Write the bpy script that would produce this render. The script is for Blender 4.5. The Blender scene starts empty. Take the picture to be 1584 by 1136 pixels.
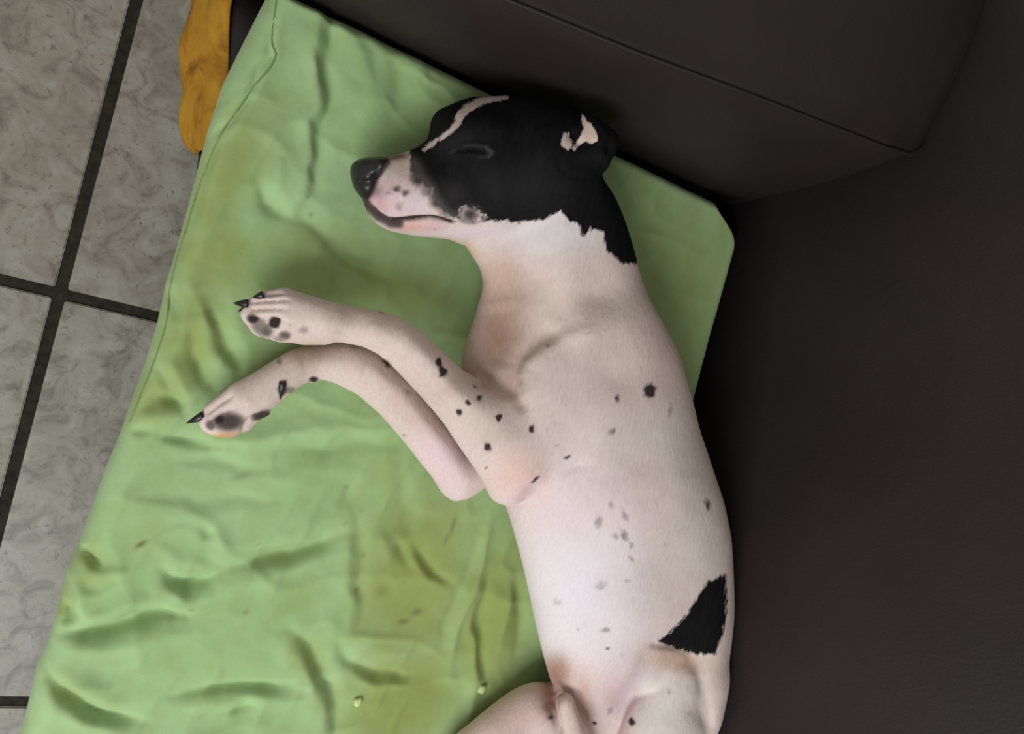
import bpy, bmesh, math, random
import numpy as np
from mathutils import Vector, Matrix

random.seed(7); rng = np.random.default_rng(7)
S = bpy.context.scene
COL = S.collection

# ------------------------------------------------------------------ camera
F_PX = 1120.0; CX, CY = 792.0, 568.0
ROLL = math.radians(15.94); TH = math.radians(27.853); H = 1.106
_a = np.array([math.cos(TH), 0, math.sin(TH)]); _b = np.array([0, -1.0, 0]); FW = np.array([math.sin(TH), 0, -math.cos(TH)])
RT = math.cos(ROLL)*_a - math.sin(ROLL)*_b
DN = math.sin(ROLL)*_a + math.cos(ROLL)*_b
EYE = np.array([0, 0, H])
cd = bpy.data.cameras.new('camera'); cam = bpy.data.objects.new('camera', cd); COL.objects.link(cam)
cd.sensor_width = 36; cd.lens = F_PX*36/1584; cd.clip_start = .02
m = Matrix.Identity(4)
for i in range(3):
    m[i][0] = RT[i]; m[i][1] = -DN[i]; m[i][2] = -FW[i]; m[i][3] = EYE[i]
cam.matrix_world = m
S.camera = cam

# ------------------------------------------------------------------ world, light, exposure
w = bpy.data.worlds.new('room_light'); S.world = w; w.use_nodes = True
w.node_tree.nodes['Background'].inputs[0].default_value = (1.0, .97, .91, 1)
w.node_tree.nodes['Background'].inputs[1].default_value = .40
ld = bpy.data.lights.new('window_daylight', 'AREA'); ld.shape = 'RECTANGLE'; ld.size = 1.2; ld.size_y = 1.1; ld.energy = 38.5
ld.color = (.90, .955, 1.0)
lo = bpy.data.objects.new('window_daylight', ld); COL.objects.link(lo)
lo.location = (-.50, -1.40, 1.75)
lo.rotation_euler = (Vector((.3, -.1, .5)) - lo.location).to_track_quat('-Z', 'Y').to_euler()
S.view_settings.view_transform = 'Standard'; S.view_settings.look = 'None'
S.view_settings.exposure = -0.10; S.view_settings.gamma = 1.0; S.view_settings.use_curve_mapping = False

# ------------------------------------------------------------------ helpers
def at(px, py, z):
    v = FW*F_PX + RT*(px-CX) + DN*(py-CY)
    return EYE + v*((z-H)/v[2])
def atxy(pts, z):
    return np.array([at(p[0], p[1], z)[:2] for p in pts])
def pxm(px, py, z):                       # metres per photo pixel at that place
    return float((at(px, py, z)-EYE) @ FW)/F_PX
def project(P):
    v = P-EYE; dd = v@FW
    return CX+F_PX*(v@RT)/dd, CY+F_PX*(v@DN)/dd
def tag(o, label=None, cat=None, kind=None, group=None):
    for k, v in (('label', label), ('category', cat), ('kind', kind), ('group', group)):
        if v: o[k] = v
    return o
def empty(name, loc):
    o = bpy.data.objects.new(name, None); o.location = loc; COL.objects.link(o); return o
def mesh_obj(name, V, Fc, mat, parent=None, smooth=True):
    me = bpy.data.meshes.new(name); me.from_pydata([tuple(map(float, v)) for v in V], [], [tuple(map(int, f)) for f in Fc]); me.update()
    return link_mesh(name, me, mat, parent, smooth)
def link_mesh(name, me, mat, parent=None, smooth=True):
    if smooth: me.polygons.foreach_set('use_smooth', [True]*len(me.polygons))
    if mat: me.materials.append(mat)
    o = bpy.data.objects.new(name, me); COL.objects.link(o)
    if parent:
        o.parent = parent
        bpy.context.view_layer.update()
        o.matrix_parent_inverse = parent.matrix_world.inverted()
    return o
def np_mesh(name, V, Q):
    me = bpy.data.meshes.new(name)
    me.vertices.add(len(V)); me.vertices.foreach_set('co', np.asarray(V, np.float32).ravel())
    n = len(Q); me.loops.add(n*4); me.loops.foreach_set('vertex_index', np.asarray(Q, np.int32).ravel())
    me.polygons.add(n); me.polygons.foreach_set('loop_start', np.arange(0, n*4, 4, dtype=np.int32))
    me.polygons.foreach_set('loop_total', np.full(n, 4, np.int32))
    me.update(calc_edges=True); me.validate()
    return me
def tube(pts, r, seg=8, cap=True):
    pts = [Vector(p) for p in pts]; V = []; Fc = []
    n = len(pts)
    for i, p in enumerate(pts):
        t = (pts[min(i+1, n-1)]-pts[max(i-1, 0)]).normalized()
        u = t.cross(Vector((0, 0, 1)));  u = u.normalized() if u.length > 1e-4 else Vector((1, 0, 0))
        v = u.cross(t); rr = r[i] if hasattr(r, '__len__') else r
        for k in range(seg):
            a = 2*math.pi*k/seg; V.append(p+u*math.cos(a)*rr+v*math.sin(a)*rr)
    for i in range(n-1):
        for k in range(seg):
            k2 = (k+1) % seg; Fc.append((i*seg+k, i*seg+k2, (i+1)*seg+k2, (i+1)*seg+k))
    if cap:
        Fc.append(tuple(range(seg))[::-1]); Fc.append(tuple(range((n-1)*seg, n*seg)))
    return V, Fc
def loft(sections, closed=True, caps=True):
    n = len(sections[0]); V = [p for s in sections for p in s]; Fc = []
    for i in range(len(sections)-1):
        for k in range(n if closed else n-1):
            k2 = (k+1) % n; Fc.append((i*n+k, i*n+k2, (i+1)*n+k2, (i+1)*n+k))
    if caps and closed:
        Fc.append(tuple(range(n))[::-1]); Fc.append(tuple(range((len(sections)-1)*n, len(sections)*n)))
    return V, Fc
def seg_dist(X, Y, pts):
    """distance of arrays X,Y to a polyline, and the parameter 0..1 along it"""
    best = np.full(X.shape, 1e9); par = np.zeros(X.shape)
    L = np.concatenate([[0], np.cumsum([math.hypot(pts[i+1][0]-pts[i][0], pts[i+1][1]-pts[i][1]) for i in range(len(pts)-1)])])
    for i in range(len(pts)-1):
        ax, ay = pts[i][:2]; bx, by = pts[i+1][:2]; dx, dy = bx-ax, by-ay; q = dx*dx+dy*dy+1e-12
        t = np.clip(((X-ax)*dx+(Y-ay)*dy)/q, 0, 1)
        d = np.hypot(X-ax-t*dx, Y-ay-t*dy); mk = d < best
        best = np.where(mk, d, best); par = np.where(mk, (L[i]+t*(L[i+1]-L[i]))/L[-1], par)
    return best, par
def poly_sd(X, Y, pts):
    d, _ = seg_dist(X, Y, list(pts)+[pts[0]])
    ins = np.zeros(X.shape, bool); n = len(pts)
    for i in range(n):
        ax, ay = pts[i][:2]; bx, by = pts[(i+1) % n][:2]
        c = (ay > Y) != (by > Y)
        xi = ax+(Y-ay)*(bx-ax)/((by-ay) if abs(by-ay) > 1e-12 else 1e-12)
        ins ^= c & (X < xi)
    return np.where(ins, -d, d)
def catmull(pts, per=6, closed=False):
    P = [np.array(p, float) for p in pts]; out = []; n = len(P)
    rngi = range(n if closed else n-1)
    for i in rngi:
        p0 = P[(i-1) % n] if closed or i > 0 else P[0]; p1 = P[i]; p2 = P[(i+1) % n]
        p3 = P[(i+2) % n] if closed or i+2 < n else P[-1]
        for k in range(per):
            t = k/per
            out.append(.5*((2*p1)+(-p0+p2)*t+(2*p0-5*p1+4*p2-p3)*t*t+(-p0+3*p1-3*p2+p3)*t**3))
    if not closed: out.append(P[-1])
    return out
def sm(x, a, b):
    t = np.clip((x-a)/(b-a), 0, 1); return t*t*(3-2*t)
def blur2(A, s):
    s = int(max(1, round(s)))
    for _ in range(3):
        for ax in (0, 1):
            pad = [(0, 0), (0, 0)]; pad[ax] = (s+1, s)
            c = np.cumsum(np.pad(A, pad, mode='edge'), axis=ax)
            n = A.shape[ax]; k = 2*s+1
            lo_ = np.take(c, range(0, n), axis=ax); hi_ = np.take(c, range(k, k+n), axis=ax)
            A = (hi_-lo_)/k
    return A
def vnoise(X, Y, sc, seed=0):
    r = np.random.default_rng(seed); T = r.random((64, 64))
    x = X/sc; y = Y/sc; xi = np.floor(x).astype(int); yi = np.floor(y).astype(int); fx = x-xi; fy = y-yi
    fx = fx*fx*(3-2*fx); fy = fy*fy*(3-2*fy)
    g = lambda i, j: T[i % 64, j % 64]
    return (g(xi, yi)*(1-fx)*(1-fy)+g(xi+1, yi)*fx*(1-fy)+g(xi, yi+1)*(1-fx)*fy+g(xi+1, yi+1)*fx*fy)*2-1

# ------------------------------------------------------------------ materials
class NT:
    def __init__(s, name, rough=.5, spec=.5):
        s.m = bpy.data.materials.new(name); s.m.use_nodes = True; s.t = s.m.node_tree
        s.b = s.t.nodes['Principled BSDF']; s.b.inputs['Roughness'].default_value = rough; s.b.inputs['Specular IOR Level'].default_value = spec
    def n(s, typ, **kw):
        x = s.t.nodes.new(typ)
        for k, v in kw.items():
            if k.startswith('i_'):
                key = k[2:]; x.inputs[int(key) if key.isdigit() else key].default_value = v
            else: setattr(x, k, v)
        return x
    def l(s, a, b): s.t.links.new(a, b)
    def obj(s, scale=(1, 1, 1), rot=(0, 0, 0)):
        tc = s.n('ShaderNodeTexCoord'); mp = s.n('ShaderNodeMapping'); mp.inputs['Scale'].default_value = scale; mp.inputs['Rotation'].default_value = rot
        s.l(tc.outputs['Object'], mp.inputs[0]); return mp.outputs[0]
    def noise(s, vec, sc, det=4, rough=.55, dist=0):
        x = s.n('ShaderNodeTexNoise'); x.inputs['Scale'].default_value = sc; x.inputs['Detail'].default_value = det
        x.inputs['Roughness'].default_value = rough; x.inputs['Distortion'].default_value = dist; s.l(vec, x.inputs['Vector']); return x.outputs['Fac']
    def ramp(s, fac, stops):
        x = s.n('ShaderNodeValToRGB'); e = x.color_ramp.elements
        while len(e) < len(stops): e.new(.5)
        for q, (p, c) in zip(e, stops):
            q.position = p; q.color = (*c, 1) if len(c) == 3 else c
        s.l(fac, x.inputs[0]); return x.outputs[0]
    def mix(s, fac, a, b, mode='MIX'):
        x = s.n('ShaderNodeMix'); x.data_type = 'RGBA'; x.blend_type = mode
        for v, k in ((fac, 0), (a, 6), (b, 7)):
            if hasattr(v, 'links'): s.l(v, x.inputs[k])
            else: x.inputs[k].default_value = (*v, 1) if hasattr(v, '__len__') and len(v) == 3 else v
        return x.outputs[2]
    def math(s, op, a, b=0.0, clamp=False):
        x = s.n('ShaderNodeMath'); x.operation = op; x.use_clamp = clamp
        for v, k in ((a, 0), (b, 1)):
            if hasattr(v, 'links'): s.l(v, x.inputs[k])
            else: x.inputs[k].default_value = v
        return x.outputs[0]
    def attr(s, name):
        return s.n('ShaderNodeAttribute', attribute_name=name)
    def bump(s, hgt, strength, dist=.002, prev=None):
        x = s.n('ShaderNodeBump'); x.inputs['Strength'].default_value = strength; x.inputs['Distance'].default_value = dist
        s.l(hgt, x.inputs['Height'])
        if prev: s.l(prev, x.inputs['Normal'])
        return x.outputs[0]
    def out(s, col=None, rough=None, normal=None):
        if col is not None:
            if hasattr(col, 'links'): s.l(col, s.b.inputs['Base Color'])
            else: s.b.inputs['Base Color'].default_value = (*col, 1)
        if rough is not None: s.l(rough, s.b.inputs['Roughness'])
        if normal is not None: s.l(normal, s.b.inputs['Normal'])
        return s.m

def mat_leather():
    n = NT('dark_brown_leather', .5, .22); v = n.obj()
    big = n.noise(v, 5, 3); fine = n.noise(v, 160, 3)
    vo = n.n('ShaderNodeTexVoronoi'); vo.inputs['Scale'].default_value = 420; n.l(v, vo.inputs['Vector'])
    wr = n.noise(v, 26, 5, .6, 1.5)
    col = n.ramp(big, [(.3, (.0225, .0162, .0162)), (.7, (.0300, .0222, .0225))])
    col = n.mix(n.math('MULTIPLY', n.math('SUBTRACT', n.noise(v, 3.2, 2), .54, True), 4.0, True), col, (.036, .019, .0205))
    b = n.bump(vo.outputs['Distance'], .22, .0006); b = n.bump(fine, .15, .0006, b); b = n.bump(wr, .22, .002, b)
    r = n.math('ADD', n.math('MULTIPLY', wr, .18), .40)
    return n.out(col, r, b)
def mat_tile():
    n = NT('marbled_floor_tile', .42, .45)
    tc = n.n('ShaderNodeTexCoord'); oi = n.n('ShaderNodeObjectInfo')
    ad = n.n('ShaderNodeVectorMath'); ad.operation = 'ADD'
    sc = n.n('ShaderNodeVectorMath'); sc.operation = 'SCALE'; sc.inputs[3].default_value = 1.0
    cb = n.n('ShaderNodeCombineXYZ'); rm = n.math('MULTIPLY', oi.outputs['Random'], 37.0)
    for k in range(3): n.l(rm, cb.inputs[k])
    n.l(tc.outputs['Object'], ad.inputs[0]); n.l(cb.outputs[0], ad.inputs[1]); v = ad.outputs[0]
    big = n.noise(v, 9, 5, .6, 1.2); vein = n.noise(v, 24, 6, .62, 1.3); fine = n.noise(v, 120, 4, .6, .8)
    c = n.ramp(big, [(.25, (.215, .190, .142)), (.55, (.290, .265, .208)), (.8, (.355, .332, .272))])
    c = n.mix(n.ramp(vein, [(.33, (.9, .9, .9)), (.50, (0, 0, 0))]), c, (.150, .130, .098))
    c = n.mix(n.ramp(vein, [(.53, (0, 0, 0)), (.70, (.7, .7, .7))]), c, (.37, .35, .30))
    c = n.mix(n.ramp(fine, [(.30, (.7, .7, .7)), (.42, (0, 0, 0))]), c, (.105, .09, .07))
    b = n.bump(fine, .06, .001)
    return n.out(c, None, b)
def mat_grout():
    n = NT('dark_grout', .9, .2); v = n.obj()
    return n.out(n.ramp(n.noise(v, 90), [(.3, (.016, .013, .008)), (.7, (.038, .032, .022))]), None, n.bump(n.noise(v, 200), .5, .002))
def mat_green():
    n = NT('lime_green_cotton', .88, .15); v = n.obj()
    n.b.inputs['Sheen Weight'].default_value = .12
    st = n.attr('stain_shade').outputs['Fac']; dk = n.attr('mark').outputs['Fac']
    blot = n.noise(v, 7, 4, .6, .6); fl = n.noise(v, 38, 4, .6)
    base = n.ramp(blot, [(.3, (.315, .460, .195)), (.7, (.375, .520, .260))])
    base = n.mix(n.ramp(fl, [(.45, (0, 0, 0)), (.75, (.5, .5, .5))]), base, (.310, .410, .165))
    f = n.math('ADD', st, n.math('MULTIPLY', n.math('SUBTRACT', fl, .5), .5), False)
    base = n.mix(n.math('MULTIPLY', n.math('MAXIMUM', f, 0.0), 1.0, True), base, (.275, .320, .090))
    base = n.mix(dk, base, (.14, .105, .04))
    wv = n.n('ShaderNodeTexWave'); wv.inputs['Scale'].default_value = 900; wv.inputs['Distortion'].default_value = 1; n.l(v, wv.inputs['Vector'])
    b = n.bump(wv.outputs['Fac'], .05, .0003); b = n.bump(n.noise(v, 60, 5, .6, .6), .16, .003, b)
    return n.out(base, None, b)
def mat_ochre():
    n = NT('ochre_cloth', .8, .25); v = n.obj()
    c = n.ramp(n.noise(v, 22, 4, .6, 1.0), [(.3, (.20, .075, .006)), (.48, (.40, .19, .014)), (.75, (.52, .28, .03))])
    return n.out(c, None, n.bump(n.noise(v, 300, 2), .2, .001))
def mat_dog():
    n = NT('short_dog_coat', .8, .12)
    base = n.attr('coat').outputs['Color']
    blk = n.attr('black').outputs['Fac']; sp = n.attr('spot').outputs['Fac']; dn = n.attr('skin_dark').outputs['Fac']
    v = n.obj((1, .28, 1), (0, 0, .15)); v2 = n.obj()
    hair = n.noise(v, 420, 3, .6, .4); hair2 = n.noise(v, 170, 3, .6, .8); soft = n.noise(v2, 40, 3)
    base = n.mix(.16, base, n.ramp(hair, [(.3, (.25, .25, .25)), (.7, (.8, .8, .8))]), 'OVERLAY')
    base = n.mix(n.math('MULTIPLY', n.math('SUBTRACT', soft, .5), .35, True), base, (.66, .42, .36))
    s2 = n.math('ADD', sp, n.math('MULTIPLY', n.math('SUBTRACT', hair2, .5), .5))
    fs = n.math('MULTIPLY', n.math('SUBTRACT', s2, .25), 1.9, True)
    fs = n.math('MULTIPLY', fs, n.math('POWER', sp, .7))
    base = n.mix(n.math('MULTIPLY', fs, 1.25, True), base, (.045, .034, .034))
    base = n.mix(dn, base, (.028, .019, .018))
    # black coat, edge broken up by the lie of the hair (value of 'black' is in photo pixels, negative = inside)
    e = n.math('ADD', blk, n.math('MULTIPLY', n.math('SUBTRACT', hair2, .5), 16.0))
    e = n.math('ADD', e, n.math('MULTIPLY', n.math('SUBTRACT', hair, .5), 8.0))
    fb = n.math('SUBTRACT', 1.0, n.math('MULTIPLY', n.math('ADD', e, 2.5), .22, True), True)
    bc = n.ramp(hair2, [(.3, (.0035, .0033, .0036)), (.75, (.0080, .0076, .0082))])
    bc = n.mix(n.attr('grey').outputs['Fac'], bc, (.095, .085, .082))
    c = n.mix(fb, base, bc)
    b = n.bump(hair, .30, .0012); b = n.bump(hair2, .22, .002, b)
    return n.out(c, None, b)
def mat_plain(name, c, rough=.5, spec=.5, c2=None, sc=200):
    n = NT(name, rough, spec); v = n.obj(); c2 = c2 or tuple(x*1.3 for x in c); f = n.noise(v, sc, 3)
    return n.out(n.ramp(f, [(.3, c), (.7, c2)]), None, n.bump(f, .15, .001))
M_LEA = mat_leather(); M_TILE = mat_tile(); M_GROUT = mat_grout(); M_GREEN = mat_green(); M_OCHRE = mat_ochre(); M_DOG = mat_dog()
M_NOSE = mat_plain('wet_black_nose', (.009, .008, .008), .38, .5, (.018, .016, .016), 700)
M_CLAW = mat_plain('black_claw', (.010, .008, .008), .35, .5)
M_THREAD = mat_plain('brown_leather_seam', (.018, .013, .013), .55, .3)
M_HEM = mat_plain('olive_hem', (.19, .25, .09), .88, .15, (.24, .31, .12))
M_LEG = mat_plain('dark_wood', (.02, .014, .01), .5, .4)

# ------------------------------------------------------------------ floor: grout bed and one object per tile
T = .55; G = .0145; YAW = math.radians(1.1); OX, OY = -.083, -.0696
fl = mesh_obj('floor', [(-2.2, -2.2, -.03), (2.0, -2.2, -.03), (2.0, 2.0, -.03), (-2.2, 2.0, -.03), (-2.2, -2.2, -.0035), (2.0, -2.2, -.0035), (2.0, 2.0, -.0035), (-2.2, 2.0, -.0035)],
              [(3, 2, 1, 0), (4, 5, 6, 7), (0, 1, 5, 4), (1, 2, 6, 5), (2, 3, 7, 6), (3, 0, 4, 7)], M_GROUT, None, False)
tag(fl, 'dark grout floor laid with grey beige marbled tiles', None, 'structure')
bm = bmesh.new(); bmesh.ops.create_cube(bm, size=1); bmesh.ops.scale(bm, vec=(T-G, T-G, .012), verts=bm.verts)
bmesh.ops.bevel(bm, geom=[e for e in bm.edges], offset=.0016, segments=2, affect='EDGES')
tme = bpy.data.meshes.new('tile'); bm.to_mesh(tme); bm.free(); tme.materials.append(M_TILE)
for i in range(-3, 4):
    for j in range(-3, 4):
        x = (i-.5)*T; y = (j-.5)*T
        o = bpy.data.objects.new('tile', tme); COL.objects.link(o); o.parent = fl
        o.location = (OX+x*math.cos(YAW)-y*math.sin(YAW), OY+x*math.sin(YAW)+y*math.cos(YAW), -.006+random.uniform(-.0004, .0004))
        o.rotation_euler = (random.uniform(-.0006, .0006), random.uniform(-.0006, .0006), YAW)

# ------------------------------------------------------------------ sofa
SEAT = .382
sofa = empty('sofa', (.35, -.3, 0))
tag(sofa, 'dark brown leather sofa with a broad armrest under the green cushion', 'sofa')
def front_x(y):
    return float(np.interp(y, [-1.6, -.2, .06, .104, .237, .6], [.036, .035, .031, .025, -.002, -.03]))
def ring_box(sections_y, prof):            # loft along y
    return loft([prof(y) for y in sections_y])
def seat_prof(y):
    x0 = front_x(y); r = .028; z1, z0 = SEAT, .245
    P = []
    for k in range(7):
        a = math.pi-math.pi/2*k/6; P.append((x0+r+r*math.cos(a), y, z1-r+r*math.sin(a)))
    P += [(.30, y, z1+.002), (.56, y, z1), (.668, y, z1-.004), (.668, y, z0)]
    for k in range(4):
        a = -math.pi/2-math.pi/2*k/3; P.append((x0+.012+.012*math.cos(a), y, z0+.012+.012*math.sin(a)))
    return P
ys = list(np.linspace(.255, -1.25, 46))
V, Fc = ring_box(ys, seat_prof); mesh_obj('seat', V, Fc, M_LEA, sofa)
def base_prof(y):
    x0 = front_x(y)+.012
    return [(x0, y, .243), (.66, y, .243), (.66, y, .07), (x0+.006, y, .07)]
V, Fc = ring_box(ys, base_prof); mesh_obj('front_panel', V, Fc, M_LEA, sofa, False)
# armrest: lofted along x; the inner top edge runs back and flares a little outwards
xs = np.concatenate([np.linspace(.004, .50, 26), np.linspace(.515, .658, 20)])
secs = []; seam = []
for x in xs:
    yb = np.interp(x, [-.1, .2, .54, .60, .64], [.262, .262, .266, .278, .292])
    yt = np.interp(x, [-.1, .17, .29, .40, .51, .575, .615, .640, .658], [.262, .2635, .268, .277, .2895, .299, .309, .328, .362])
    zt = np.interp(x, [-.1, .17, .29, .40, .51, .58, .615, .640, .658], [.575, .586, .607, .624, .630, .629, .624, .616, .600])
    ins = .018
    P = [(x, yb, .30), (x, yb, SEAT+.01)]
    for k in range(1, 8):
        t = k/8; P.append((x, yb+(yt-yb)*t-.010*math.sin(math.pi*t), SEAT+.01+(zt-SEAT-.01)*t))
    seam.append((x, yt, zt))
    P += [(x, yt, zt-.003), (x, yt+.0035, zt+.0012), (x, yt+.008, zt+.0005)]
    for t in (.1, .2, .35, .5, .7, .85):
        P.append((x, yt+.008+t*.20, zt+.0005+.030*math.sin(math.pi*min(t*.75, .62))-.01*t))
    P += [(x, yt+.23, zt-.03), (x, yt+.25, zt-.08), (x, yt+.25, .08), (x, yb+.01, .08), (x, yb, .20)]
    secs.append(P)
V, Fc = loft(secs); arm = mesh_obj('armrest', V, Fc, M_LEA, sofa)
sv, sf = tube([(x, y-.0006, z+.0014) for x, y, z in seam], .0016, 8)
mesh_obj('seam', sv, sf, M_THREAD, arm)
# backrest: padded leaning face
def back_prof(y):
    P = []
    pts = [(.668, .26), (.648, .385), (.643, .43), (.643, .50), (.646, .57), (.651, .64), (.661, .72), (.676, .80), (.696, .88), (.716, .94), (.742, .975), (.78, .985), (.83, .97), (.85, .92), (.85, .08), (.66, .08)]
    bulge = .006*math.sin(7*y+1)+.004*math.sin(17*y)
    for (x, z) in pts:
        q = max(0, min(1, (z-.4)/.2))*(1 if x < .75 else 0)
        P.append((x+bulge*q*.8, y, z))
    return P
V, Fc = ring_box(list(np.linspace(.62, -1.25, 60)), back_prof)
bk = mesh_obj('backrest', V, Fc, M_LEA, sofa)
md = bk.modifiers.new('soft', 'SUBSURF'); md.levels = 1; md.render_levels = 2
for (lx, ly) in ((.09, -1.15), (.80, -1.15), (.09, .38), (.80, .38)):
    bm = bmesh.new(); bmesh.ops.create_cone(bm, cap_ends=True, segments=12, radius1=.018, radius2=.026, depth=.08)
    bmesh.ops.translate(bm, vec=(lx, ly, .04), verts=bm.verts)
    me = bpy.data.meshes.new('leg'); bm.to_mesh(me); bm.free(); link_mesh('leg', me, M_LEG, sofa)

# ------------------------------------------------------------------ green cushion: closed padded sheet with modelled folds
ZM = .450; ZB = SEAT+.003
Lpts = [(440, -40), (410, 0), (372, 75), (345, 130), (322, 200), (305, 265), (288, 330), (270, 395), (256, 440), (250, 470), (243, 500), (225, 560), (203, 620), (184, 675), (165, 720), (140, 790), (120, 845), (103, 880), (92, 930), (76, 985), (58, 1025), (50, 1060), (38, 1110), (30, 1136), (5, 1240), (-30, 1370)]
ZE = .425
Lw = atxy(Lpts, ZE)
YT, YBt = .2515, -.70
Lw = Lw[np.argsort(Lw[:, 1])]
def left_x(y): return np.interp(y, Lw[:, 1], Lw[:, 0])
def right_x(y): return .603-.004*np.sin(9*y)-.012*sm(y, .20, .25)**2*4
# fold list, photo pixels: points, height mm (+ ridge, - valley), half width px
FOLDS = [
 ([(492, -30), (494, 60), (491, 150), (482, 230), (478, 278), (458, 325)], 5.0, 15),
 ([(512, -30), (512, 60), (508, 150), (498, 225), (490, 285), (470, 335)], -4.5, 12),
 ([(421, -20), (420, 80), (423, 94), (380, 150), (340, 212), (310, 285), (290, 350), (272, 405)], -2.2, 5),
 ([(432, -20), (431, 80), (436, 100), (392, 155), (352, 217), (322, 290), (302, 355)], 1.6, 7),
 ([(395, 270), (415, 305), (440, 330), (455, 338)], -3.5, 14),
 ([(425, 240), (432, 280), (445, 310)], 3.0, 18),
 ([(455, 332), (500, 368), (545, 400), (605, 440)], -3.6, 14),
 ([(440, 352), (490, 392), (540, 425)], 2.6, 16),
 ([(520, 360), (560, 395), (640, 440), (690, 490)], 2.4, 20),
 ([(560, 80), (570, 150), (560, 250)], 2.0, 22), ([(600, 40), (615, 110), (600, 210)], -1.8, 16), ([(650, 70), (660, 130), (645, 190)], 1.8, 20),
 ([(545, 30), (580, 80), (590, 160)], -1.4, 14),
 ([(395, 455), (450, 425), (560, 412), (660, 442)], -3.4, 26),
 ([(252, 432), (262, 465), (268, 500)], -4.0, 10), ([(275, 440), (282, 500), (262, 560)], 3.0, 14),
 ([(300, 470), (330, 520), (362, 590)], 5.0, 15), ([(322, 475), (345, 525), (378, 600)], -6.0, 14), ([(295, 520), (318, 570), (330, 620)], -4.0, 13),
 ([(350, 440), (372, 520), (392, 570)], 2.5, 16),
 ([(255, 540), (275, 580), (300, 620)], 3.4, 14), ([(238, 560), (262, 600), (290, 640)], -3.2, 10),
 ([(212, 632), (250, 618), (285, 622)], -4.0, 9), ([(208, 650), (250, 640), (285, 650)], 2.6, 11), ([(200, 668), (235, 665)], -2.4, 8),
 ([(265, 690), (350, 684), (420, 668), (500, 663), (620, 664)], 4.2, 14),
 ([(250, 672), (330, 690), (360, 690)], -4.0, 12),
 ([(430, 690), (520, 690), (620, 690)], -2.0, 16), ([(400, 735), (480, 728), (560, 735)], 1.8, 14), ([(270, 720), (330, 715), (420, 720)], -2.0, 14),
 ([(345, 878), (400, 870), (460, 858), (538, 832)], -6.0, 13), ([(340, 850), (420, 838), (520, 805)], 2.6, 22), ([(330, 905), (420, 892), (538, 856)], 3.4, 15),
 ([(252, 888), (270, 904), (292, 908), (322, 900), (336, 888)], -7.0, 10), ([(245, 915), (290, 925), (345, 912)], 3.2, 10), ([(255, 880), (290, 878), (330, 875)], 2.4, 12),
 ([(84, 985), (130, 985), (190, 972), (248, 950), (285, 955)], -7.0, 13), ([(75, 1005), (140, 1008), (220, 992), (300, 985)], 4.0, 16), ([(105, 950), (160, 952), (235, 930)], 3.4, 14),
 ([(112, 860), (130, 864), (148, 872)], -6.0, 7), ([(120, 875), (150, 885), (200, 885)], 3.6, 9), ([(92, 935), (112, 955), (100, 975)], -6.0, 8), ([(115, 895), (120, 930), (130, 950)], 4.2, 9),
 ([(55, 1030), (72, 1055), (110, 1086), (160, 1106), (230, 1114)], -6.0, 10), ([(75, 1035), (130, 1062), (190, 1085)], 3.4, 16), ([(50, 1060), (85, 1095), (150, 1125), (230, 1136)], 4.0, 14),
 ([(270, 1078), (330, 1068), (400, 1065), (470, 1055)], -4.6, 11), ([(270, 1095), (340, 1090), (420, 1080), (490, 1076)], 3.2, 14), ([(350, 1105), (395, 1100)], -3.0, 8),
 ([(245, 845), (270, 862), (288, 876)], 1.6, 8), ([(330, 800), (345, 840), (348, 870)], 1.8, 10), ([(320, 810), (332, 835)], -1.8, 9),
 ([(200, 770), (300, 780), (420, 770)], -1.5, 14), ([(220, 800), (330, 800), (440, 795)], 1.6, 18),
 ([(536, 790), (540, 860), (544, 910), (536, 975)], 3.0, 11), ([(552, 800), (556, 870), (560, 915), (552, 970)], -2.4, 12),
 ([(448, 972), (480, 1005), (508, 1040), (524, 1095), (522, 1150)], -5.5, 12), ([(425, 985), (460, 1015), (488, 1050), (505, 1100), (503, 1150)], 4.5, 15),
 ([(526, 998), (550, 1030), (582, 1048), (630, 1045)], -5.0, 13), ([(532, 1025), (556, 1045), (580, 1062), (632, 1062)], 4.4, 8), ([(520, 965), (580, 1000), (640, 1010)], 2.4, 18),
 ([(764, 795), (742, 869), (716, 949), (700, 991), (694, 1040)], 4.6, 10), ([(748, 820), (722, 880), (695, 950), (682, 1000)], -2.0, 12),
 ([(738, 900), (731, 963), (729, 1074), (722, 1136)], 4.0, 11), ([(752, 900), (747, 963), (744, 1074)], -4.0, 12), ([(786, 900), (784, 950), (780, 1000)], 3.0, 9), ([(798, 880), (805, 950), (800, 1010)], -3.0, 12),
 ([(612, 838), (622, 862), (630, 880)], -3.0, 9), ([(585, 820), (592, 850), (602, 880)], 2.4, 9), ([(618, 840), (645, 882), (685, 905)], 3.2, 9), ([(640, 850), (670, 885), (700, 900)], -3.0, 10),
 ([(560, 735), (545, 760), (530, 800)], -2.0, 10), ([(590, 690), (600, 740), (590, 800)], 1.6, 18), ([(625, 720), (635, 790), (628, 840)], -1.6, 14),
]
FW_ = [(atxy(p, ZM), a*.001, wd*pxm(p[0][0], p[0][1], ZM)) for p, a, wd in FOLDS]
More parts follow.
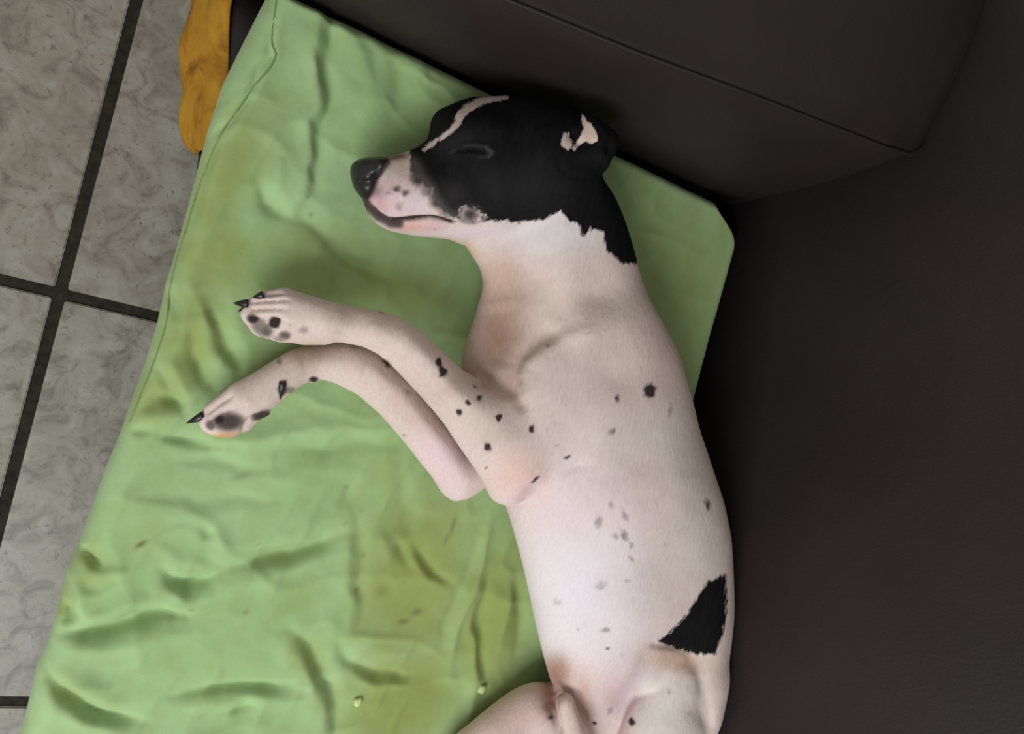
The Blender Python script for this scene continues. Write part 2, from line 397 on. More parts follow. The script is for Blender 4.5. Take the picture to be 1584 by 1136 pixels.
def cushion_top(X, Y):
    """height of the cloth above ZM (metres) before edge rounding"""
    h = .0018*vnoise(X, Y, .075, 1)+.0010*vnoise(X, Y, .034, 2)+.0003*vnoise(X, Y, .012, 3)
    wx = X+.0045*vnoise(X, Y, .030, 11)+.002*vnoise(X, Y, .013, 12); wy = Y+.0045*vnoise(X, Y, .030, 13)+.002*vnoise(X, Y, .013, 14)
    rg = 1-np.abs(vnoise(wx+.4*wy, wy*1.6, .085, 21)); h = h+.0030*rg**4          # loose creases
    rg = 1-np.abs(vnoise(wx*1.5-.5*wy, wy, .060, 22)); h = h+.0016*rg**5
    for pts, a, wd in FW_:
        b0 = pts.min(0)-3*wd; b1 = pts.max(0)+3*wd
        mk = (X > b0[0]) & (X < b1[0]) & (Y > b0[1]) & (Y < b1[1])
        if not mk.any(): continue
        d, t = seg_dist(wx[mk], wy[mk], pts)
        env = np.sin(math.pi*np.clip(t, .04, .96))**.8; ww = wd*(.65+.6*env)
        if a > 0: pr = np.exp(-(d/ww)**1.5)
        else: pr = .8*np.exp(-(d/(ww*.75))**2)+.35*np.exp(-(d/(ww*1.9))**2)
        h[mk] += a*(1.25 if a > 0 else 1.75)*env*pr
    fade = sm(X, .43, .52)*sm(Y, -.15, 0)             # stretched smooth at the back corner
    return h*(1-.75*fade)
def cushion_z(X, Y):
    eL = X-left_x(Y); eR = right_x(Y)-X; eT = YT-Y; eB = Y-YBt
    rd = .022; e = np.clip(np.minimum(np.minimum(eL*1.0, eR*1.4), np.minimum(eT*1.6, eB)), 0, rd)/rd
    prof = np.sqrt(np.clip(1-(1-e)**2, 0, 1))
    return ZE+(ZM-ZE)*prof + cushion_top(X, Y)*(.25+.75*prof) - .004*0
nu, nv = 250, 400
# denser columns toward the two rims so that the rounding is smooth
uu = np.linspace(0, 1, nu); uu = uu-.10*np.sin(2*np.pi*uu)/(2*np.pi)*1.0
vv = np.linspace(0, 1, nv); vv = vv-.3*np.sin(2*np.pi*vv)/(2*np.pi)*.5
Yg = YBt+(YT-YBt)*vv[:, None]+0*uu[None, :]
Xl = left_x(Yg); Xr = right_x(Yg); Xg = Xl+(Xr-Xl)*uu[None, :]
Zg = cushion_z(Xg, Yg)
top = np.stack([Xg, Yg, Zg], -1).reshape(-1, 3)
eg = np.minimum(np.minimum(Xg-Xl, Xr-Xg), np.minimum(YT-Yg, Yg-YBt)); q = np.clip(eg/.02, 0, 1)
Zb = ZE-(ZE-ZB)*np.sqrt(np.clip(1-(1-q)**2, 0, 1))
bot = np.stack([Xg, Yg, Zb], -1).reshape(-1, 3)
idx = np.arange(nu*nv).reshape(nv, nu)
rim = np.zeros((nv, nu), bool); rim[0] = rim[-1] = True; rim[:, 0] = rim[:, -1] = True
bidx = np.where(rim, idx, -1); bidx[~rim] = nu*nv+np.arange((~rim).sum())
Vc = np.concatenate([top, bot[~rim.ravel()]])
A_, B_, C_, D_ = idx[:-1, :-1], idx[:-1, 1:], idx[1:, 1:], idx[1:, :-1]
Q1 = np.stack([A_, B_, C_, D_], -1).reshape(-1, 4)
A_, B_, C_, D_ = bidx[:-1, :-1], bidx[:-1, 1:], bidx[1:, 1:], bidx[1:, :-1]
Q2 = np.stack([D_, C_, B_, A_], -1).reshape(-1, 4)
cme = np_mesh('dog_cushion', Vc, np.concatenate([Q1, Q2]))
cush = link_mesh('dog_cushion', cme, M_GREEN)
tag(cush, 'rumpled lime green cushion with olive stains lying on the leather sofa', 'cushion')
# stains: soft-edged dirt with a shape of its own, and painted shade above the paw, in cloth coordinates
STAINS_SHADE = [  # photo px centre, rx, ry, angle deg, strength
 (345, 280, 40, 130, 25, .75), (330, 400, 70, 60, 0, .8), (420, 190, 40, 70, 10, .30), (560, 440, 130, 45, 10, .55), (300, 520, 50, 90, 15, .8), (470, 400, 80, 50, 0, .45),  # widest patch, over the upper paw: shade of that hollow painted olive
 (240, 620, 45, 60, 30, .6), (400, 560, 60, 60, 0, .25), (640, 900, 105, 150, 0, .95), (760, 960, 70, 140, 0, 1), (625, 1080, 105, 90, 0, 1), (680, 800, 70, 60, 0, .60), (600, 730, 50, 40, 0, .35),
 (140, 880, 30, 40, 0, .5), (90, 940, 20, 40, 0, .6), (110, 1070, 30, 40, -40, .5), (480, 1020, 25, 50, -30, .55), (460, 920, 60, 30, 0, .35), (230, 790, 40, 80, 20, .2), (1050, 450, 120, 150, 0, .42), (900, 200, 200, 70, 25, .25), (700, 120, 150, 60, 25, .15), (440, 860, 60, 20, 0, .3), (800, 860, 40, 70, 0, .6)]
MARKS = [(644, 946, 9, 6, 0, .6), (623, 961, 10, 5, 0, .6), (700, 813, 4, 17, 15, .55), (690, 832, 3, 12, 20, .35), (592, 914, 10, 10, 0, .30), (552, 914, 4, 4, 0, .6), (218, 842, 9, 4, -30, .9), (475, 305, 3, 3, 0, .6), (480, 333, 3, 3, 0, .5),
 (563, 860, 4, 4, 0, .4), (538, 756, 3, 3, 0, .5), (533, 810, 3, 3, 0, .4), (380, 945, 4, 3, 0, .5), (295, 945, 4, 2, 0, .5), (400, 840, 2, 2, 0, .4), (375, 737, 16, 5, -15, .28), (310, 1110, 3, 4, 0, .3), (560, 790, 4, 4, 0, .3), (310, 430, 14, 40, 10, .16), (470, 700, 3, 3, 0, .3)]
def blobs(X, Y, lst, power=1.0):
    s = np.zeros(X.shape)
    for (px, py, rx, ry, an, st) in lst:
        c0 = at(px, py, ZM); k = pxm(px, py, ZM)
        a = math.radians(an)-ROLL
        dx = (X-c0[0])/k; dy = -(Y-c0[1])/k
        u = dx*math.cos(a)+dy*math.sin(a); v = -dx*math.sin(a)+dy*math.cos(a)
        s = np.maximum(s, st*np.exp(-((u/rx)**2+(v/ry)**2)**power))
    return s
st = blobs(Xg, Yg, STAINS_SHADE, 1.6).ravel(); mk = blobs(Xg, Yg, MARKS, 1.3).ravel()
for nm, arr in (('stain_shade', st), ('mark', mk)):
    at_ = cme.attributes.new(nm, 'FLOAT', 'POINT'); full = np.zeros(len(Vc), np.float32); full[:len(arr)] = arr; at_.data.foreach_set('value', full)
# hem piping along the left rim
hp = []
for (px, py) in [(432, -25), (421, 60), (424, 94), (381, 150), (341, 212), (311, 285), (291, 350), (274, 405), (264, 450), (258, 500), (243, 550), (222, 605), (200, 660)]:
    p = at(px, py, ZM); hp.append((p[0], p[1]))
hp = catmull(hp, 8); hpx = np.array([p[0] for p in hp]); hpy = np.array([p[1] for p in hp])
hz = cushion_z(hpx, hpy)
hv, hf = tube(list(zip(hpx, hpy, hz-.0003)), .0010, 6); mesh_obj('hem', hv, hf, M_HEM, cush)
# two crumbs of stuffing lint
def lump(name, px, py, r, mat, parent):
    p = at(px, py, ZM); z = float(cushion_z(np.array([p[0]]), np.array([p[1]]))[0])
    bm = bmesh.new(); bmesh.ops.create_icosphere(bm, subdivisions=2, radius=r)
    for v in bm.verts: v.co *= 1+random.uniform(-.3, .3); v.co.z *= .6
    bmesh.ops.translate(bm, vec=(p[0], p[1], z+r*.35), verts=bm.verts)
    me = bpy.data.meshes.new(name); bm.to_mesh(me); bm.free(); return link_mesh(name, me, mat, parent)
M_LINT = mat_plain('pale_lint', (.50, .58, .26), .9, .1)
tag(lump('crumb', 743, 1063, .0045, M_LINT, None), 'pale yellow crumb on the green cushion beside the dog\'s lower thigh', 'crumb')
tag(lump('crumb', 553, 1084, .0042, M_LINT, None), 'pale green crumb on the open green cloth near the bottom of the photo', 'crumb')

# ------------------------------------------------------------------ ochre cloth hanging down the sofa front
V = []; ny, nz = 80, 34
for j in range(ny):
    t = j/(ny-1); y = .106+t*.30
    fx = front_x(y); endr = math.sqrt(max(0, 1-max(0, 1-t/.05)**2))
    for i in range(nz):
        s = i/(nz-1)
        if s < .2:                                    # over the rounded edge of the seat
            q = s/.2; a = math.radians(118+62*q); r = .031+.002*math.sin(60*y)
            x = fx+.028+r*math.cos(a); z = SEAT-.028+r*math.sin(a)
        else:                                         # then hanging in soft vertical folds
            q = (s-.2)/.8; z = SEAT-.028-.20*q
            x = fx-.003-(.024*min(1, q*5)*(1-.6*q)*(.85+.10*math.sin(38*y+3*q)+.12*math.sin(90*y+1.3+2*q)))*(.15+.85*endr)
        V.append((x, y+.003*math.sin(9*s)+.035*s*(1-t)**6, z))
Fc = [(j*nz+i, j*nz+i+1, (j+1)*nz+i+1, (j+1)*nz+i) for j in range(ny-1) for i in range(nz-1)]
cl = mesh_obj('cloth', V, Fc, M_OCHRE)
md = cl.modifiers.new('thick', 'SOLIDIFY'); md.thickness = .0022; md.offset = 0
tag(cl, 'ochre yellow cloth hanging down the front of the sofa over the tiles', 'cloth')

# ------------------------------------------------------------------ dog: one continuous surface from blended inflated forms
VS = .0019
X0, X1, Y0, Y1, Z0, Z1 = .02, .655, -.66, .285, .444, .622
gx = np.arange(X0, X1, VS, dtype=np.float32); gy = np.arange(Y0, Y1, VS, dtype=np.float32); gz = np.arange(Z0, Z1, VS, dtype=np.float32)
NX, NY, NZ = len(gx), len(gy), len(gz)
def newfield(): return np.full((NX, NY, NZ), .2, np.float32)
def smin(a, b, k):
    h = np.maximum(k-np.abs(a-b), 0)/k
    return np.minimum(a, b)-h*h*k*.25
def sl(lo, hi):
    a = [max(0, int((lo[i]-o)/VS)) for i, o in enumerate((X0, Y0, Z0))]; b = [min(n, int((hi[i]-o)/VS)+2) for i, (o, n) in enumerate(zip((X0, Y0, Z0), (NX, NY, NZ)))]
    return tuple(slice(p, q) for p, q in zip(a, b))
def idw(X, Y, ctr, vals):
    wsum = np.zeros(X.shape); out = [np.zeros(X.shape) for _ in vals[0]]
    for (cx, cy), v in zip(ctr, vals):
        w_ = 1/((X-cx)**2+(Y-cy)**2+1e-5)**1.5; wsum += w_
        for k in range(len(v)): out[k] += w_*v[k]
    return [o/wsum for o in out]
def inflate(F, outline, ctrl, k=.012, smooth=.004, grow=0.0):
    """outline: photo px; ctrl: (px, py, zc, h, R) mid height, half thickness, edge radius"""
    ol = [tuple(p) for p in outline]
    def zc_at(px, py):
        ws = [(1/((px-c[0])**2+(py-c[1])**2+50)**1.5, c) for c in ctrl]; s = sum(a for a, _ in ws)
        return [sum(a*c[i] for a, c in ws)/s for i in (2, 3, 4)]
    n = len(ol); area = sum(ol[i][0]*ol[(i+1) % n][1]-ol[(i+1) % n][0]*ol[i][1] for i in range(n))
    W = []; info = []
    for (px, py) in ol:
        zc, h, R = zc_at(px, py); p = at(px, py, zc); W.append(p[:2]); info.append((p, h, R))
    W = np.array(W); W2 = []
    for i in range(n):
        tng = W[(i+1) % n]-W[i-1]; nr = np.array([tng[1], -tng[0]]); nr /= np.linalg.norm(nr)+1e-9
        if area > 0: nr = -nr            # image y points down: outward side flips with orientation
        p, h, R = info[i]; v = p-EYE; tn = abs((v[:2]@nr)/v[2])
        ins = math.sqrt(R*R+(h*tn)**2)-R
        W2.append(W[i]-nr*(ins*.8-grow))
    ctr = [tuple(at(c[0], c[1], c[2])[:2]) for c in ctrl]; vals = [c[2:] for c in ctrl]
    hm = max(c[3] for c in ctrl); zl = min(c[2]-c[3] for c in ctrl)-.02; zh = max(c[2]+c[3] for c in ctrl)+.03
    lo_ = np.min(W2, 0)-.03; hi_ = np.max(W2, 0)+.03
    S3 = sl((lo_[0], lo_[1], zl), (hi_[0], hi_[1], zh))
    Xs, Ys = np.meshgrid(gx[S3[0]], gy[S3[1]], indexing='ij')
    d2 = poly_sd(Xs, Ys, [tuple(p) for p in W2])
    zc, h, R = idw(Xs, Ys, ctr, vals)
    e = blur2(np.maximum(d2+R, 0), smooth/VS/1.5)
    e = np.where(d2 > -.002, np.maximum(d2+R, 0)*sm(d2, -.002, .003)+e*(1-sm(d2, -.002, .003)), e)
    zz = gz[S3[2]][None, None, :]
    q = (zz-zc[:, :, None])*(R/h)[:, :, None]
    d = np.sqrt(e[:, :, None]**2+q**2)-R[:, :, None]
    d = d*np.where(np.abs(q) > e[:, :, None], (h/R)[:, :, None]*.6+.4, 1.0)
    F[S3] = smin(F[S3], d.astype(np.float32), k)
def cone(F, p, q, k=.01, zs=1.0):
    """p,q = (px,py,z,r_px): tapered capsule"""
    A = at(*p[:3]); B = at(*q[:3]); ra = p[3]*pxm(*p[:3]); rb = q[3]*pxm(*q[:3])
    r = max(ra, rb)+k+.004; lo_ = np.minimum(A, B)-r; hi_ = np.maximum(A, B)+r
    S3 = sl(lo_, hi_); G = [gx[S3[0]][:, None, None], gy[S3[1]][None, :, None], gz[S3[2]][None, None, :]]
    dv = B-A; L = dv@dv+1e-12
    t = np.clip(sum((G[i]-A[i])*dv[i] for i in range(3))/L, 0, 1)
    d2 = sum(((G[i]-A[i]-t*dv[i])*(1/zs if i == 2 else 1))**2 for i in range(3))
    F[S3] = smin(F[S3], (np.sqrt(d2)-(ra+t*(rb-ra))).astype(np.float32), k)
ZF = ZM+.001
B = newfield()
TRUNK = [(790, 340), (706, 366), (722, 388), (744, 414), (749, 436), (743, 465), (730, 505), (714, 548), (713, 580), (735, 640), (758, 700), (775, 760), (792, 810), (808, 870), (820, 925), (830, 975), (842, 1025), (856, 1070), (880, 1120), (900, 1190), (950, 1270), (1030, 1300), (1090, 1250), (1096, 1175), (1110, 1110),
         (1126, 1045), (1137, 990), (1133, 930), (1131, 860), (1126, 810), (1112, 755), (1092, 700), (1074, 645), (1061, 590), (1042, 540), (1013, 495), (994, 448), (985, 408), (972, 362), (955, 315), (930, 275), (890, 250), (830, 290)]
inflate(B, TRUNK, [(860, 330, .500, .047, .055), (870, 420, .500, .048, .06), (760, 420, .488, .034, .05), (758, 520, .490, .038, .055), (880, 520, .508, .056, .075), (900, 640, .516, .064, .09), (950, 760, .519, .068, .095), (970, 880, .514, .063, .09), (980, 990, .507, .055, .08), (925, 1080, .492, .038, .06), (1085, 1060, .534, .058, .07), (1095, 960, .520, .056, .08), (1000, 1220, .508, .055, .075)], .012, .010)
HEAD = [(553, 262), (566, 250), (592, 244), (620, 238), (648, 227), (664, 213), (672, 187), (686, 173), (713, 161), (750, 150), (800, 147), (850, 152), (885, 164), (915, 195), (925, 250), (915, 300), (885, 335), (835, 355), (770, 374), (700, 371), (640, 365), (602, 358), (581, 346), (569, 332), (562, 312), (555, 295)]
inflate(B, HEAD, [(575, 285, .486, .022, .026), (620, 300, .489, .027, .032), (680, 295, .494, .034, .042), (740, 255, .500, .042, .055), (820, 245, .503, .049, .062), (890, 240, .503, .048, .06), (790, 340, .497, .038, .05)], .012, .006)
cone(B, (775, 270, .517, 52), (850, 265, .520, 60), .03, .8)       # cheek muscle
cone(B, (712, 222, .520, 18), (760, 215, .528, 22), .02)            # brow over the near eye
cone(B, (690, 190, .487, 16), (730, 176, .490, 18), .015)           # far brow
cone(B, (628, 304, .503, 25), (672, 306, .508, 30), .015)           # upper lip
# ear: a folded flap lying back over the nape
inflate(B, [(866, 232), (872, 208), (888, 190), (902, 174), (926, 184), (948, 199), (961, 220), (952, 238), (932, 262), (906, 272), (882, 268), (868, 252)],
        [(880, 225, .543, .010, .014), (915, 215, .541, .013, .018), (935, 240, .532, .013, .018), (900, 260, .535, .013, .018)], .005, .003)
cone(B, (890, 256, .541, 14), (926, 248, .536, 15), .006)
cone(B, (926, 248, .536, 15), (943, 215, .533, 12), .006)
# shoulder and upper arm
cone(B, (935, 560, .523, 78), (850, 590, .527, 60), .035, .8)
cone(B, (850, 590, .530, 58), (815, 690, .540, 50), .030, .85)
cone(B, (945, 520, .52, 45), (985, 560, .52, 36), .04, .8)
# upper (left) foreleg
UFL = [(800, 608), (745, 590), (712, 570), (685, 545), (650, 512), (615, 489), (585, 481), (545, 474), (505, 468), (470, 455), (442, 447), (415, 451), (395, 460), (378, 468), (372, 484), (380, 502), (400, 518), (430, 530), (470, 531), (520, 529), (560, 536), (585, 548), (612, 572), (650, 612), (690, 660), (720, 705), (745, 742), (765, 772), (785, 780), (810, 770), (835, 742), (850, 690), (840, 640)]
inflate(B, UFL, [(400, 490, .481, .019, .024), (450, 490, .486, .021, .028), (520, 500, .497, .020, .028), (590, 515, .507, .021, .028), (650, 560, .515, .023, .03), (710, 630, .524, .027, .034), (780, 700, .533, .031, .04)], .010, .004)
cone(B, (786, 752, .535, 22), (805, 720, .540, 34), .015)            # elbow
for (m0, p, q) in [((512, 484, .499, 12), (440, 458, .497, 11), (404, 461, .486, 9)), ((515, 490, .504, 12), (438, 468, .502, 12), (392, 471, .486, 10)), ((515, 500, .504, 12), (434, 485, .501, 13), (386, 487, .484, 12)), ((512, 510, .499, 12), (436, 508, .493, 14), (402, 506, .479, 14))]:
    cone(B, m0, p, .008); cone(B, p, q, .004)
cone(B, (500, 518, .494, 14), (470, 520, .488, 12), .006)            # stopper pad
# lower (right) foreleg, kept apart from the upper one by a tight blend
L = newfield()
LFL = [(306, 655), (312, 638), (326, 620), (350, 603), (385, 583), (420, 560), (450, 542), (490, 530), (540, 528), (585, 540), (640, 585), (700, 660), (745, 725), (735, 750), (718, 766), (700, 773), (686, 762), (668, 738), (630, 690), (592, 645), (552, 610), (516, 592), (490, 586), (465, 596), (440, 612), (415, 632), (394, 645), (384, 662), (362, 678), (335, 677), (314, 668)]
inflate(L, LFL, [(345, 645, .469, .017, .022), (400, 608, .471, .018, .024), (490, 560, .474, .020, .028), (580, 590, .475, .021, .03), (660, 680, .478, .024, .034), (710, 740, .480, .026, .034)], .010, .004)
for (m0, p, q) in [((450, 562, .480, 12), (368, 606, .479, 12), (326, 634, .474, 10)), ((452, 568, .484, 12), (376, 617, .483, 13), (322, 651, .474, 11)), ((452, 576, .483, 12), (388, 634, .480, 13), (342, 659, .474, 15)), ((450, 584, .478, 12), (402, 630, .473, 13), (380, 654, .469, 13))]:
    cone(L, m0, p, .008); cone(L, p, q, .004)
cone(L, (718, 738, .481, 30), (830, 670, .490, 34), .015)
cone(L, (484, 585, .470, 8), (488, 580, .470, 8), .004)
cone(L, (436, 604, .477, 8), (446, 592, .476, 9), .004)
# hind legs
R_ = newfield()
RTH = [(716, 1132), (742, 1108), (775, 1082), (806, 1062), (838, 1055), (872, 1062), (905, 1090), (930, 1150), (920, 1230), (860, 1260), (780, 1240), (720, 1235), (685, 1200), (690, 1160)]
inflate(R_, RTH, [(780, 1120, .482, .031, .045), (850, 1120, .490, .038, .05), (880, 1200, .490, .036, .05), (730, 1180, .478, .027, .04)], .02, .008)
cone(R_, (735, 1185, .478, 42), (600, 1290, .472, 24), .02); cone(R_, (600, 1290, .470, 24), (520, 1300, .469, 22), .01); cone(R_, (520, 1300, .469, 22), (470, 1290, .467, 22), .006)
LTH = [(958, 1136), (975, 1090), (995, 1050), (1012, 1020), (1040, 1009), (1070, 1018), (1084, 1045), (1092, 1085), (1096, 1140), (1094, 1210), (1050, 1280), (960, 1270), (930, 1210)]
inflate(R_, LTH, [(1045, 1045, .543, .032, .040), (1030, 1120, .548, .038, .045), (1000, 1220, .540, .042, .055)], .006, .006)
cone(R_, (1045, 1045, .553, 26), (1020, 1130, .558, 40), .03, .8)
cone(R_, (960, 1200, .530, 50), (790, 1330, .505, 27), .02); cone(R_, (790, 1330, .505, 27), (680, 1350, .478, 23), .01); cone(R_, (680, 1350, .478, 23), (630, 1340, .472, 23), .006)
for dy in (-17, -6, 6, 17):
    cone(R_, (512, 1299+dy*.6, .471, 10), (458, 1288+dy, .466, 8), .004); cone(R_, (672, 1348+dy*.6, .476, 10), (616, 1337+dy, .468, 8), .004)
cone(R_, (1040, 1300, .495, 24), (1000, 1400, .470, 14), .02); cone(R_, (1000, 1400, .470, 14), (900, 1430, .462, 8), .006)   # tail
cone(R_, (874, 1088, .529, 15), (888, 1140, .531, 19), .006); cone(R_, (888, 1140, .531, 19), (905, 1190, .525, 24), .010)   # sheath
D = smin(B, R_, .006); D = smin(D, L, .0035)
# rest on the cloth: cut the underside with the cushion's own surface
Xs, Ys = np.meshgrid(gx, gy, indexing='ij')
cz = cushion_z(Xs.astype(float), Ys.astype(float)).astype(np.float32)
cz = np.where((Xs > .62), ZM-.01, cz)
D = np.maximum(D, gx[:, None, None]-.6375)            # the rump leans on the backrest
D = np.maximum(D, (cz[:, :, None]+.0012)-gz[None, None, :])
def surface_nets(Fd):
    ins = Fd < 0
    c = ins[:-1, :-1, :-1].astype(np.int8)
    for (i, j, k) in [(a, b, d) for a in (0, 1) for b in (0, 1) for d in (0, 1)][1:]:
        c = c+ins[i:ins.shape[0]-1+i, j:ins.shape[1]-1+j, k:ins.shape[2]-1+k]
    I, J, K = np.nonzero((c > 0) & (c < 8)); vid = np.full(c.shape, -1, np.int32); vid[I, J, K] = np.arange(len(I))
    acc = np.zeros((len(I), 3)); cnt = np.zeros(len(I))
    for ax in range(3):
        o1, o2 = [a for a in range(3) if a != ax]
        for u in (0, 1):
            for v in (0, 1):
                o = [0, 0, 0]; o[o1] = u; o[o2] = v; e = list(o); e[ax] = 1
                fa = Fd[I+o[0], J+o[1], K+o[2]]; fb = Fd[I+e[0], J+e[1], K+e[2]]
                mk = (fa < 0) != (fb < 0); t = np.where(mk, fa/np.where(mk, fa-fb, 1), 0)
                p = np.zeros((len(I), 3)); p[:, o1] = u; p[:, o2] = v; p[:, ax] = t
                acc += p*mk[:, None]; cnt += mk
    V = np.stack([I, J, K], 1)+acc/cnt[:, None]
    Q = []
    for ax in range(3):
        o1, o2 = (ax+1) % 3, (ax+2) % 3
        a = [slice(1, -1)]*3; a[ax] = slice(0, -1); b = list(a); b[ax] = slice(1, None)
        sa = ins[tuple(a)]; sb = ins[tuple(b)]
        idx = np.argwhere(sa != sb)
        if not len(idx): continue
        flip = sb[tuple(idx.T)]
        base = idx.copy(); base[:, o1] += 1; base[:, o2] += 1
        def g(d1, d2):
            q = base.copy(); q[:, o1] -= d1; q[:, o2] -= d2; return vid[tuple(q.T)]
        quad = np.stack([g(1, 1), g(0, 1), g(0, 0), g(1, 0)], 1)
        quad[flip] = quad[flip][:, ::-1]; Q.append(quad)
    return V, np.concatenate(Q)
def vnormals(V, Q):
    nrm = np.cross(V[Q[:, 2]]-V[Q[:, 0]], V[Q[:, 3]]-V[Q[:, 1]]); N = np.zeros_like(V)
    for k in range(4):
        for ax in range(3): N[:, ax] += np.bincount(Q[:, k], nrm[:, ax], len(V))
    return N/(np.linalg.norm(N, axis=1)[:, None]+1e-12)
def relax(V, Q, its, lam=.5, mu=-.52):
    E = np.concatenate([Q[:, [0, 1]], Q[:, [1, 2]], Q[:, [2, 3]], Q[:, [3, 0]]]); deg = np.bincount(E.ravel(), minlength=len(V))[:, None]
    for it in range(its):
        for f_ in (lam, mu):
            A = np.zeros_like(V)
            for ax in range(3): A[:, ax] = np.bincount(E[:, 0], V[E[:, 1], ax], len(V))+np.bincount(E[:, 1], V[E[:, 0], ax], len(V))
            V = V+f_*(A/deg-V)
    return V
Vd, Qd = surface_nets(D)
Vd = Vd*VS+np.array([X0, Y0, Z0])
Vd = relax(Vd, Qd, 6)
# keep the largest connected piece only
par = np.arange(len(Vd))
E = np.concatenate([Qd[:, [0, 1]], Qd[:, [1, 2]], Qd[:, [2, 3]]])
for _ in range(400):
    m_ = np.minimum(par[E[:, 0]], par[E[:, 1]]); new = par.copy(); np.minimum.at(new, E[:, 0], m_); np.minimum.at(new, E[:, 1], m_); new = new[new]
    if (new == par).all(): break
    par = new
ids, cts = np.unique(par, return_counts=True); keep = par == ids[np.argmax(cts)]
print('dog verts', len(Vd), 'pieces', len(ids))
rm = np.cumsum(keep)-1; Qd = rm[Qd[keep[Qd[:, 0]]]]; Vd = Vd[keep]
Nd = vnormals(Vd, Qd)
U, W_ = project(Vd)
face = sm(np.einsum('ij,ij->i', Nd, (EYE-Vd)/np.linalg.norm(EYE-Vd, axis=1)[:, None]), -.05, .25)
# fine relief: mouth, eye, nostril, toe gaps, skin folds  (photo px polyline, depth mm, half width px)
RELIEF = [
 ([(566, 314), (582, 330), (598, 341), (615, 342), (638, 339), (665, 338), (698, 343)], -4.2, 4.2), ([(575, 318), (592, 331), (612, 334), (640, 330), (668, 329), (692, 334)], .9, 5.0),
 ([(600, 352), (640, 352), (690, 352)], .8, 6),
 ([(704, 234), (716, 231), (735, 231), (752, 235)], -2.2, 3.0), ([(708, 227), (730, 225), (748, 226), (760, 234), (756, 242)], 1.3, 4.0), ([(700, 240), (720, 240), (745, 241)], 1.2, 4.5),
 ([(555, 279), (566, 283), (576, 280)], -2.0, 3.0),
 ([(866, 246), (868, 262), (885, 273), (910, 277)], -1.5, 4), ([(882, 205), (893, 214), (897, 226)], -3.5, 7), ([(893, 232), (905, 224), (924, 222)], -2.5, 4), ([(900, 240), (920, 236), (942, 238)], 1.2, 6), ([(928, 258), (940, 240), (942, 222)], -1.2, 3),
 ([(440, 453), (412, 456), (396, 460)], -2.6, 2.6), ([(450, 464), (415, 466), (384, 468)], -3, 2.6), ([(445, 478), (410, 478), (380, 480)], -3, 2.6), ([(445, 497), (415, 494), (388, 495)], -2.6, 2.8),
 ([(360, 612), (335, 628), (318, 642)], -2.6, 2.6), ([(385, 626), (345, 640), (325, 650)], -2.8, 2.6), ([(398, 640), (385, 650), (374, 668)], -2.6, 2.8),
 ([(803, 612), (790, 580), (802, 550), (835, 525), (872, 512)], -6.0, 15), ([(818, 600), (812, 570), (840, 540), (880, 520), (930, 512)], 2.6, 14),
 ([(735, 582), (770, 596), (800, 612), (815, 640)], -5, 10), ([(770, 470), (778, 520), (768, 570)], -4, 26),
 ([(785, 782), (812, 770), (835, 748), (870, 728), (920, 716)], -1.8, 8), ([(800, 800), (850, 775), (900, 750)], .9, 16),
 ([(870, 500), (850, 460), (838, 420)], -1.2, 16), ([(900, 360), (860, 390), (800, 400), (750, 396)], -.8, 12), ([(745, 380), (790, 395), (835, 400)], .8, 10),
 ([(845, 1035), (858, 1055), (862, 1075)], -3.0, 9), ([(1010, 1002), (985, 1050), (955, 1090), (930, 1136)], -3.0, 13), ([(1005, 1000), (1040, 1001), (1075, 1014)], -3, 7),
 ([(860, 1076), (856, 1100), (868, 1140)], -2.6, 6), ([(894, 1066), (900, 1096), (912, 1136)], -2.4, 7),
 ([(1082, 1040), (1095, 1090), (1100, 1136)], -1.8, 8),
 ([(610, 505), (640, 530), (680, 575), (720, 628)], .8, 9), ([(600, 530), (640, 570), (690, 632), (730, 690)], -.6, 8),
 ([(560, 560), (620, 610), (690, 700)], .7, 9),
]
dsp = np.zeros(len(Vd))
for pts, dep, wd in RELIEF:
    P = np.array(pts); b0 = P.min(0)-3*wd; b1 = P.max(0)+3*wd
    mk = (U > b0[0]) & (U < b1[0]) & (W_ > b0[1]) & (W_ < b1[1])
    d, t = seg_dist(U[mk], W_[mk], pts); env = np.minimum(1, np.minimum(t, 1-t)*6+.15)
    dsp[mk] += dep*.001*env*np.exp(-(d/wd)**2)
dsp += .0005*vnoise(U, W_, 55, 5)+.0003*vnoise(U, W_, 24, 6)
Vd = Vd+Nd*(dsp*face)[:, None]
